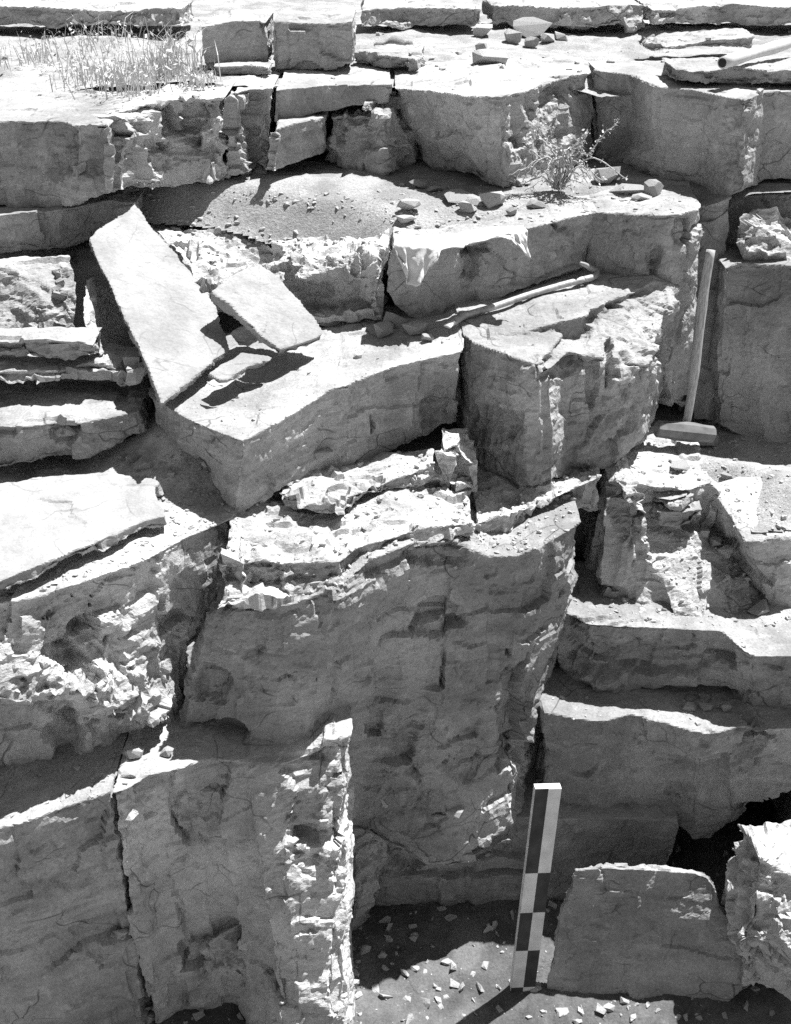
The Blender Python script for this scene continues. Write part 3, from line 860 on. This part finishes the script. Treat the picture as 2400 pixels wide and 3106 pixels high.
M_WOOD = plain_mat('handle_wood', .38, .6, 0, .38, 16, (16, 16, 1.0), .4)
M_STEEL = plain_mat('worn_steel', .15, .6, .2, .3, 30, (1, 1, 1), .25, .4)
M_BAR = plain_mat('bare_iron_bar', .38, .55, .25, .4, 40, (1, 1, 1), .2, .4)
M_WPAINT = plain_mat('white_paint', .66, .6, 0, .16, 22, (1, 1, 1), .1)
M_BPAINT = plain_mat('black_paint', .04, .6, 0, .45, 22, (1, 1, 1), .1)
M_CLOTH = plain_mat('white_cloth', .58, .95, 0, .06, 160, (1, 1, 1), .25, .05)
M_STRAW = plain_mat('dry_straw', .55, .9, 0, .25, 20, (1, 1, 1), 0, .1)
M_TWIG = plain_mat('dry_twig', .42, .9, 0, .3, 40, (1, 1, 1), 0, .1)
M_POLE = plain_mat('peeled_pole', .55, .8, 0, .12, 20, (3, 3, 3), .2, .15)
M_HOLE = plain_mat('painted_hollow_shade', .03, .95, 0, .1, 20)

bpy.context.view_layer.update()
DGV = bpy.context.evaluated_depsgraph_get()
CAMO = Vector((0, 0, CAMZ))


def hit(px, py):
    d = Vector(ray(px, py)).normalized()
    ok, loc, nor, _, ob, _ = sc.ray_cast(DGV, CAMO, d)
    return (np.array(loc), np.array(nor), ob) if ok else None


# ================================================================ crowbar
cz0, cz1 = hit(1390, 990)[0][2] + .024, hit(1760, 870)[0][2] + .022
cb_pts = [Z(x, y, cz0 + (cz1 - cz0) * (x - 1378) / 392) for x, y in ((1378, 976), (1420, 954), (1500, 930), (1600, 896), (1700, 866), (1770, 848))]
cb = empty('crowbar', cb_pts[2])
L0 = np.array(cb.location)
bm = bmesh.new()
pp = smooth_path(cb_pts, 40)
tube(bm, pp, [.0105] * 40, 10)
bm_obj('shaft', bm, M_BAR, cb, loc=L0)
hk = smooth_path([cb_pts[-1]] + [Z(x, y, cz1 + d) for x, y, d in ((1795, 842, .002), (1809, 834, .004), (1808, 824, .01), (1795, 815, .02), (1775, 803, .04), (1762, 798, .055))], 24)
bm = bmesh.new()
tube(bm, hk, [.0105] * 14 + list(np.linspace(.0105, .005, 10)), 10)
bm_obj('hook', bm, M_BAR, cb, loc=L0)
tip = smooth_path([cb_pts[0], Z(1368, 982, cz0 - .004), Z(1356, 992, cz0 - .008)], 10)
bm = bmesh.new()
tube(bm, tip, [.0105] * 10, 10, flat=[(1 + .35 * k / 9, 1 - .75 * k / 9) for k in range(10)])
bm_obj('chisel_tip', bm, M_BAR, cb, loc=L0)
tag(cb, 'iron crowbar with hooked end lying on the sunlit ledge', 'crowbar')

# ================================================================ sledge hammer
hb, ht = Y(2082, 1290, 3.46), Y(2156, 758, 3.56)
hm = empty('sledge_hammer', (hb[0], hb[1], .0))
L0 = np.array(hm.location)
N_ = 26
path = [hb + (ht - hb) * k / (N_ - 1) for k in range(N_)]
prof = np.interp(np.linspace(0, 1, N_), [0, .05, .2, .34, .5, .68, .8, 1], [.0145, .0155, .0165, .0195, .0185, .0205, .0175, .0165])
for k in range(N_):
    path[k] = path[k] + np.array((.003 * math.sin(k / (N_ - 1) * math.pi * 2.1), 0, 0))
bm = bmesh.new()
tube(bm, path, prof * 1.05, 14, flat=[(1, .8)] * N_)
bm_obj('handle', bm, M_WOOD, hm, loc=L0)
ea, eb = Y(1990, 1300, 3.42), Y(2166, 1318, 3.44)
ax = (eb - ea) / np.linalg.norm(eb - ea)
e2 = np.cross(np.array((0, 0, 1.0)), ax)
e2 /= np.linalg.norm(e2)
e3 = np.cross(ax, e2)
ln = np.linalg.norm(eb - ea)
bm = bmesh.new()
rings = []
for s, r in ((-.5, .024), (-.48, .028), (-.3, .029), (-.14, .033), (.14, .033), (.3, .029), (.48, .028), (.5, .022)):
    c = (ea + eb) / 2 + ax * ln * s
    rings.append([bm.verts.new(c + e2 * r * math.cos(math.pi / 8 + math.pi / 4 * k) + e3 * r * math.sin(math.pi / 8 + math.pi / 4 * k)) for k in range(8)])
for i in range(len(rings) - 1):
    for k in range(8):
        bm.faces.new((rings[i][k], rings[i][(k + 1) % 8], rings[i + 1][(k + 1) % 8], rings[i + 1][k]))
bm.faces.new(rings[0][::-1])
bm.faces.new(rings[-1])
bm_obj('head', bm, M_STEEL, hm, smooth=False, loc=L0)
tag(hm, 'long-handled sledge hammer standing on its head in the right corner', 'hammer')

# ================================================================ measuring stick
st_top, st_bot = Y(1664, 2392, 2.40), Y(1612, 2800, 2.36)
dirv = (st_bot - st_top)
dirv /= np.linalg.norm(dirv)
side = np.array((1.0, .1, 0))
side -= dirv * (side @ dirv)
side /= np.linalg.norm(side)
fwd = np.cross(side, dirv)
fwd /= np.linalg.norm(fwd)
if fwd[1] > 0:
    fwd = -fwd
W = .074
sk_base = st_top + dirv * .93
sk = empty('measuring_stick', sk_base)


def box(bm, o, a, b, c):
    v = [bm.verts.new(o + a * i + b * j + c * k) for i in (0, 1) for j in (0, 1) for k in (0, 1)]
    for f in ((0, 1, 3, 2), (4, 6, 7, 5), (0, 4, 5, 1), (2, 3, 7, 6), (0, 2, 6, 4), (1, 5, 7, 3)):
        bm.faces.new([v[i] for i in f])


bm = bmesh.new()
box(bm, st_top - side * W / 2 - fwd * .022, side * W, dirv * .93, fwd * .022)
bm_obj('board', bm, M_WPAINT, sk, False, sk_base)
pos = 0.0
for i, hgt in enumerate((.305, .152, .152, .152, .152)):
    for c in (0, 1):
        bm = bmesh.new()
        black = (i + c) % 2 == 0
        box(bm, st_top - side * W / 2 + side * (W / 2 * c) + dirv * pos + fwd * .0003, side * (W / 2), dirv * hgt, fwd * .0022)
        o = bm_obj('painted_square', bm, M_BPAINT if black else M_WPAINT, sk, False, sk_base)
        o['label'] = 'black painted square' if black else 'white painted square'
    pos += hgt
tag(sk, 'black and white checkered measuring stick standing in the pit', 'measuring stick')

# ================================================================ draped cloth
stn = [((1196, 722), (1194, 742), (1226, 806)), ((1238, 718), (1236, 746), (1240, 868)), ((1290, 714), (1290, 750), (1284, 846)), ((1330, 712), (1332, 750), (1312, 800)),
       ((1352, 712), (1354, 744), (1344, 762)), ((1430, 700), (1432, 730), (1434, 742)), ((1526, 690), (1530, 708), (1534, 722)), ((1556, 688), (1566, 708), (1582, 762)), ((1586, 688), (1598, 702), (1608, 786))]
CZ = [.764, .764, .764, .764, .766, .778, .79, .795, .8]
A = smooth_path([Z(a[0], a[1], cz) for (a, b, c), cz in zip(stn, CZ)], 90)
Bq = smooth_path([Z(b[0], b[1], cz) - np.array((0, .012, 0)) for (a, b, c), cz in zip(stn, CZ)], 90)
Cq = smooth_path([Y(c[0], c[1], Z(b[0], b[1], cz)[1] - .045) for (a, b, c), cz in zip(stn, CZ)], 90)
bm = bmesh.new()
G = []
NV = 34
for i in range(90):
    row = []
    for j in range(NV):
        t = j / (NV - 1)
        if t < .4:
            q = A[i] + (Bq[i] - A[i]) * (t / .4)
        else:
            s = (t - .4) / .6
            q = Bq[i] * (1 - s) + Cq[i] * s
        row.append(q)
    G.append(row)
G = np.array(G)
flatG = G.reshape(-1, 3)
tt = np.tile(np.linspace(0, 1, NV), 90)
uu = np.repeat(np.linspace(0, 1, 90), NV)
fold = (np.sin(uu * 46 + 2.5 * np.sin(uu * 9) + tt * 3) * .5 + fbm(np.stack([uu * 22, tt * 3, uu * 0], 1), 4, 3)) * .016 * (.22 + 1.0 * tt)
flatG = flatG + np.stack([fold * .25, -np.abs(fold) * .4 - fold * .7 * tt, fold * .9 * (1 - tt) + .004], 1)
vv = [bm.verts.new(p) for p in flatG]
for i in range(89):
    for j in range(NV - 1):
        bm.faces.new((vv[i * NV + j], vv[(i + 1) * NV + j], vv[(i + 1) * NV + j + 1], vv[i * NV + j + 1]))
me_c = flatG.mean(0)
cl = bm_obj('cloth', bm, M_CLOTH, loc=(me_c[0], me_c[1], .75))
cl.location = (me_c[0], me_c[1], .75)
sd = cl.modifiers.new('thickness', 'SOLIDIFY')
sd.thickness = .0025
tag(cl, 'crumpled white cloth draped over the ledge edge', 'cloth')

# ================================================================ pole and driftwood on the upper ground
bm = bmesh.new()
pa, pb = Z(2192, 190, 1.182), Z(2480, 105, 1.21)
pth = [pa + (pb - pa) * k / 15 for k in range(16)]
tube(bm, pth, [.019 + .002 * math.sin(k) for k in range(16)], 14)
po = empty('pole', (pa[0], pa[1], pa[2] - .02))
bm_obj('shaft', bm, M_POLE, po, loc=np.array(po.location))
bm = bmesh.new()
u_ = (pa - pb) / np.linalg.norm(pa - pb)
tube(bm, [pa, pa + u_ * .003], [.015, .014], 14)  # solid disc; near-black colour paints the shade inside an open end
bm_obj('dark_end', bm, M_HOLE, po, loc=np.array(po.location))
tag(po, 'pale round pole lying on the slab at the upper right', 'pole')
bm = bmesh.new()
dw = smooth_path([Z(1140, 142, 1.09), Z(1165, 138, 1.1), Z(1200, 126, 1.115), Z(1225, 128, 1.1), Z(1248, 138, 1.085)], 18)
tube(bm, dw, [.012 + .006 * math.sin(k * .9) + .01 * math.sin(k / 17 * math.pi) for k in range(18)], 9)
o = bm_obj('driftwood', bm, M_ROCK, loc=dw[9])
o.location = dw[9]
tag(o, 'bent grey stick of wood lying above the low dark flat stone', 'wood')

# ================================================================ plants
def weed(name, loc, branches, leaf, label, seed, rad=.0035, mat_leaf=None, fuzz=0):
    rng = np.random.RandomState(seed)
    e = empty(name, loc)
    L0 = np.array(loc)
    bs, bl = bmesh.new(), bmesh.new()
    for bi, b in enumerate(branches):
        n = max(6, len(b) * 5)
        P = smooth_path(b, n)
        P = P + rng.normal(size=P.shape) * .0025
        tube(bs, P, list(np.linspace(rad, rad * .35, n)), 4)
        ln = np.linalg.norm(np.diff(P, axis=0), axis=1).sum()
        for _ in range(int(ln * leaf * (1.5 if bi < 8 else .35))):
            q = P[rng.randint(n // 4, n)] + rng.normal(size=3) * .006
            a = rng.normal(size=3)
            a /= np.linalg.norm(a)
            c = np.cross(a, rng.normal(size=3))
            c /= np.linalg.norm(c)
            s = rng.uniform(.003, .008)
            v = [bl.verts.new(q), bl.verts.new(q + a * s + c * s * .45), bl.verts.new(q + a * s * 2), bl.verts.new(q + a * s - c * s * .45)]
            bl.faces.new(v)
    bm_obj('stems', bs, M_TWIG, e, loc=L0)
    bm_obj('leaves', bl, mat_leaf or M_STRAW, e, False, loc=L0)
    return tag(e, label, 'plant')


def yb(y, *pts):
    return [Y(a, b, y) for a, b in pts]


wr = np.random.RandomState(3)
wy = 3.86
br = [yb(wy, (1700, 575), (1680, 520), (1640, 480), (1605, 450), (1592, 412)), yb(wy, (1695, 570), (1690, 480), (1645, 425), (1615, 400), (1622, 378)),
      yb(wy, (1640, 425), (1632, 395), (1650, 370)), yb(wy - .03, (1700, 575), (1715, 480), (1740, 440), (1785, 404)), yb(wy, (1710, 570), (1750, 480), (1790, 460), (1830, 410), (1874, 370)),
      yb(wy, (1690, 480), (1730, 470), (1760, 430)), yb(wy - .03, (1690, 475), (1700, 455), (1700, 445)), yb(wy, (1740, 470), (1760, 455), (1765, 432), (1745, 425))]
for k in range(26):
    a = wr.uniform(-1.5, 1.5)
    h = wr.uniform(.02, .14)
    r = wr.uniform(.08, .22)
    base = Y(1695 + wr.uniform(-14, 14), 572, wy)
    e_ = base + np.array((math.sin(a) * r, -abs(math.cos(a)) * r * .5, h * .4 + wr.uniform(-.02, .03)))
    br.append([base, base + np.array((math.sin(a) * r * .4, -abs(math.cos(a)) * r * .2, h)), e_])
weed('dry_weed', Y(1695, 575, wy), br, 190, 'dry leafy weed growing at the foot of the broad right wall block', 5)


def grass(name, px, py, wpx, hpx, n, label, seed, zg=1.06, leaf=.5):
    rng = np.random.RandomState(seed)
    c = Z(px, py, zg)
    sc_ = c[1] / FPX
    e = empty(name, c)
    bb, bl = bmesh.new(), bmesh.new()
    for k in range(n):
        b = c + np.array((rng.normal() * wpx * .36 * sc_, rng.normal() * wpx * .5 * sc_, 0))
        h = hpx * sc_ * rng.uniform(.35, 1.1)
        d = rng.normal(size=2) * h * .42
        w_ = rng.uniform(.0008, .0022)
        mid = b + np.array((d[0] * .35, d[1] * .35, h * .65))
        tp = b + np.array((d[0], d[1], h * rng.uniform(.7, 1)))
        s = np.array((w_, 0, 0))
        v = [bb.verts.new(b - s), bb.verts.new(b + s), bb.verts.new(mid + s * .8), bb.verts.new(mid - s * .8), bb.verts.new(tp)]
        bb.faces.new(v[:4])
        bb.faces.new((v[3], v[2], v[4]))
        if rng.rand() < leaf:
            for _ in range(4):
                q = b + (tp - b) * rng.uniform(.3, 1) + rng.normal(size=3) * .008
                a = rng.normal(size=3) * .006
                g = rng.normal(size=3) * .003
                bl.faces.new([bl.verts.new(q), bl.verts.new(q + a + g), bl.verts.new(q + a * 2), bl.verts.new(q + a - g)])
    bm_obj('blades', bb, M_STRAW, e, False, c)
    bm_obj('seed_heads', bl, M_STRAW, e, False, c)
    return tag(e, label, 'plant', 'dry plants on the upper left ground')


grass('dry_grass', 520, 235, 110, 150, 130, 'tall pale dry grass clump beside the large upper block', 21)
grass('dry_grass', 400, 270, 150, 110, 110, 'dry grass clump above the rough pitted wall block', 22)
grass('dry_grass', 290, 240, 170, 80, 90, 'straggling dry grass behind the leftmost wall block', 23)
grass('dry_grass', 120, 190, 170, 80, 60, 'faded dry grass at the upper left edge', 24)
grass('dry_grass', 330, 140, 260, 90, 70, 'sparse dry grass farthest back at the upper left', 25)
grass('dry_grass', 600, 262, 60, 60, 60, 'short dry tuft on the wall rim in front of the large upper block', 26)

# ================================================================ loose stones
def stone_mesh(seed, flat=.5, n=15):
    rng = np.random.RandomState(seed)
    P = rng.normal(size=(n, 3))
    P /= np.linalg.norm(P, axis=1)[:, None]
    P = np.sign(P) * np.abs(P) ** .7
    P *= rng.uniform(.8, 1.1, size=(n, 1))
    P *= np.array((.5, .36, .5 * flat))
    bm = bmesh.new()
    add_hull(bm, P)
    bmesh.ops.recalc_face_normals(bm, faces=bm.faces)
    me = bpy.data.meshes.new('stone')
    bm.to_mesh(me)
    bm.free()
    zs = [v.co.z for v in me.vertices]
    z0 = min(zs)
    for v in me.vertices:
        v.co.z -= z0
    me.update()
    return me


def stone(px, py, wpx, label, flat=.5, rz=0, mat=None, seed=None, tilt=0, group=None):
    h = hit(px, py)
    if h is None:
        return
    loc, nor, _ = h
    dist = np.linalg.norm(loc - np.array((0, 0, CAMZ)))
    s = wpx * dist / FPX
    me = stone_mesh(seed if seed is not None else int(px * 7 + py), flat)
    o = link('stone', me, mat or M_PALE)
    o.location = loc - np.array((0, 0, s * .04))
    o.scale = (s, s, s)
    o.rotation_euler = (tilt, tilt * .5, rz)
    tag(o, label, 'stone', group)


ST = [
    (1243, 640, 74, .5, 'flat pale stone at the front edge of the recess shadow', M_PALE),
    (1222, 672, 84, .3, 'thin pale stone with a dark underside below the recess', M_PALE),
    (1418, 640, 66, .6, 'pale angular stone at the right rim of the recess shadow', M_PALE),
    (1492, 622, 86, .6, 'larger pale stone beside the jutting wall block', M_PALE),
    (1553, 650, 38, .7, 'small dark stone left of the dry weed', M_DARK),
    (1270, 570, 60, .5, 'shaded stone inside the recess near its back', M_ROCK),
    (1318, 580, 50, .4, 'small shaded stone in the middle of the recess', M_ROCK),
    (1420, 604, 150, .2, 'long flat stone lying in the recess shadow', M_ROCK),
    (1622, 624, 66, .35, 'dark flat stone on the terrace in front of the weed', M_DARK),
    (1850, 552, 100, .55, 'triangular stone under the broad right wall block', M_ROCK),
    (1900, 584, 130, .2, 'thin flat stone at the foot of the broad right block', M_ROCK),
    (1982, 590, 66, .9, 'blocky stone at the right end of the terrace', M_ROCK),
    (1945, 606, 70, .3, 'small flake lying before the blocky terrace stone', M_ROCK),
    (1160, 1022, 70, .75, 'angular stone with a dark face between ledge and centre block', M_ROCK),
    (1206, 990, 80, .7, 'stone wedged at the foot of the cloth ledge', M_ROCK),
    (1262, 1012, 92, .5, 'broad stone in the cluster beside the crowbar tip', M_ROCK),
    (1296, 1036, 40, .7, 'small pale stone in the cluster beside the crowbar tip', M_PALE),
    (1086, 1086, 28, .6, 'single pebble on the bare top of the centre block', M_PALE),
    (1002, 985, 74, .5, 'splintered stone at the tip of the white slab', M_PALE),
    (1480, 190, 110, .4, 'pale stone lying on the upper ground centre', M_PALE),
    (1462, 160, 44, .7, 'small upright stone on the upper ground', M_PALE),
    (1556, 130, 52, .8, 'upper ground stone left of the far dark block', M_PALE),
    (1612, 142, 46, .7, 'stone before the far dark block', M_ROCK),
    (1664, 128, 50, .6, 'pale stone right of the far dark block', M_PALE),
    (1700, 118, 60, .4, 'flat stone at the right of the far debris', M_PALE),
    (1610, 110, 120, .5, 'far dark block at the top edge of the ground', M_ROCK),
    (1470, 112, 70, .6, 'weathered stone at the top edge of the ground', M_PALE),
    (373, 1392, 28, .6, 'bright pebble at the foot of the low left block', M_PALE),
    (438, 1418, 62, .5, 'pale stone on gravel between low block and large slab', M_PALE),
    (405, 1400, 50, .6, 'dark stone on gravel at the foot of the low left block', M_DARK),
    (518, 1442, 28, .7, 'white pebble at the edge of the gravel shadow', M_PALE),
    (352, 1652, 44, .5, 'pale stone in front of the large flat slab', M_PALE),
    (300, 1672, 34, .5, 'small stone at the front rim of the gravel', M_PALE),
    (215, 1318, 46, .7, 'rounded stone stuck in the front of the low left block', M_PALE),
    (2140, 1352, 80, .5, 'dark stone in front of the hammer head', M_ROCK),
    (2205, 1450, 46, .5, 'stone on the shaded floor right of the pillar top', M_ROCK),
    (2135, 1625, 34, .8, 'small block in the debris behind the leaning slab', M_ROCK),
    (2168, 1655, 42, .8, 'middle block in the debris behind the leaning slab', M_ROCK),
    (2196, 1690, 50, .9, 'largest block in the debris behind the leaning slab', M_PALE),
    (2060, 1420, 70, .4, 'grey stone on the sunlit pillar top', M_ROCK),
    (1112, 1606, 44, .5, 'pale pebble on the shelf under the flaking slab', M_PALE),
    (980, 1380, 70, .4, 'flake at the back of the central shelf', M_PALE),
    (1715, 1512, 32, .4, 'flake standing on the narrow ledge', M_PALE),
    (404, 2290, 66, .7, 'pale stone in the hollow above the slanting crack', M_PALE),
    (512, 2290, 50, .6, 'broken stone at the right end of the sunlit lower rim', M_PALE),
    (392, 2350, 56, .3, 'flat flake on the sunlit lower rim', M_PALE),
    (2090, 2150, 46, .6, 'stone at the left of the dark undercut', M_ROCK),
    (2140, 2150, 50, .5, 'stone in the middle of the dark undercut', M_ROCK),
    (2195, 2155, 40, .7, 'stone at the right of the dark undercut', M_ROCK),
    (2300, 1850, 90, .3, 'flat stone in the joint below the leaning slab', M_ROCK),
    (1385, 2475, 70, .5, 'crumbled stone on the pit wall rim left of the stick', M_ROCK),
    (1330, 2480, 50, .5, 'smaller crumbled stone on the pit wall rim', M_ROCK),
]
rs = random.Random(4)
for px, py, wp, fl, lab, mt in ST:
    stone(px, py, wp, lab, fl, rs.uniform(-.5, .5), mt, tilt=rs.uniform(-.12, .12))


# ================================================================ gravel and chips nobody could count
def scatter(name, areas, seed, label, mat, parts=None):
    rng = np.random.RandomState(seed)
    V, Fc = [], []
    base = []
    for k in range(6):
        m = stone_mesh(900 + seed * 10 + k, rng.uniform(.3, .7), 12)
        bmt = bmesh.new()
        bmt.from_mesh(m)
        bmesh.ops.dissolve_limit(bmt, angle_limit=.35, verts=bmt.verts, edges=bmt.edges)
        base.append((np.array([v.co[:] for v in bmt.verts]), [[v.index for v in f.verts] for f in bmt.faces]))
        bmt.free()
        bpy.data.meshes.remove(m)
    off = 0
    for x0, y0, x1, y1, n, smin, smax in areas:
        for _ in range(n):
            h = hit(rng.uniform(x0, x1), rng.uniform(y0, y1))
            if h is None or h[1][2] < .72 or h[2].name.split('.')[0] in ('dry_grass', 'leaves', 'stems', 'blades', 'cloth', 'flagstone', 'shaft', 'hook'):
                continue
            s = smin + (smax - smin) * rng.rand() ** 4
            P, Fs = base[rng.randint(6)]
            a = rng.uniform(0, 6.28)
            R = np.array(((math.cos(a), -math.sin(a), 0), (math.sin(a), math.cos(a), 0), (0, 0, 1)))
            V.append(P @ R.T * s + h[0] - np.array((0, 0, s * .16)))
            Fc += [[i + off for i in f] for f in Fs]
            off += len(P)
    if not V:
        return
    V = np.concatenate(V)
    c = np.array((*V.mean(0)[:2], V[:, 2].min()))
    me = bpy.data.meshes.new(name)
    me.from_pydata((V - c).tolist(), [], Fc)
    me.update()
    o = link(name, me, mat)
    o.location = c
    tag(o, label, 'gravel', kind='stuff')


scatter('gravel', [(0, 1380, 720, 1760, 2600, .004, .02)], 1, 'pale gravel around the large flat slab at the left', M_GRAVEL)
scatter('gravel', [(420, 580, 1250, 740, 700, .004, .03), (1200, 560, 2140, 720, 480, .004, .026), (600, 720, 1180, 980, 700, .005, .03)], 2, 'rock chips scattered over the middle terrace', M_PALE)
scatter('gravel', [(0, 60, 2400, 300, 380, .004, .04)], 3, 'stone chips on the upper ground', M_PALE)
scatter('gravel', [(480, 1000, 1420, 1330, 320, .003, .016), (1360, 840, 2000, 1050, 160, .003, .012)], 4, 'chips on the centre block and crowbar ledge', M_PALE)
scatter('gravel', [(600, 1370, 1480, 1830, 1300, .004, .024), (1440, 1380, 1900, 1720, 900, .004, .022), (1850, 1330, 2400, 1900, 1100, .004, .026)], 5, 'crumbled chips on the central shelf and right pillar', M_PALE)
scatter('gravel', [(0, 1780, 620, 2480, 700, .004, .024), (1640, 1800, 2400, 2260, 500, .004, .02)], 6, 'chips caught on the lower ledges', M_PALE)
scatter('gravel', [(700, 2550, 2400, 3106, 900, .004, .05), (0, 2800, 1100, 3106, 500, .004, .06)], 7, 'rubble on the pit floor', M_ROCK)
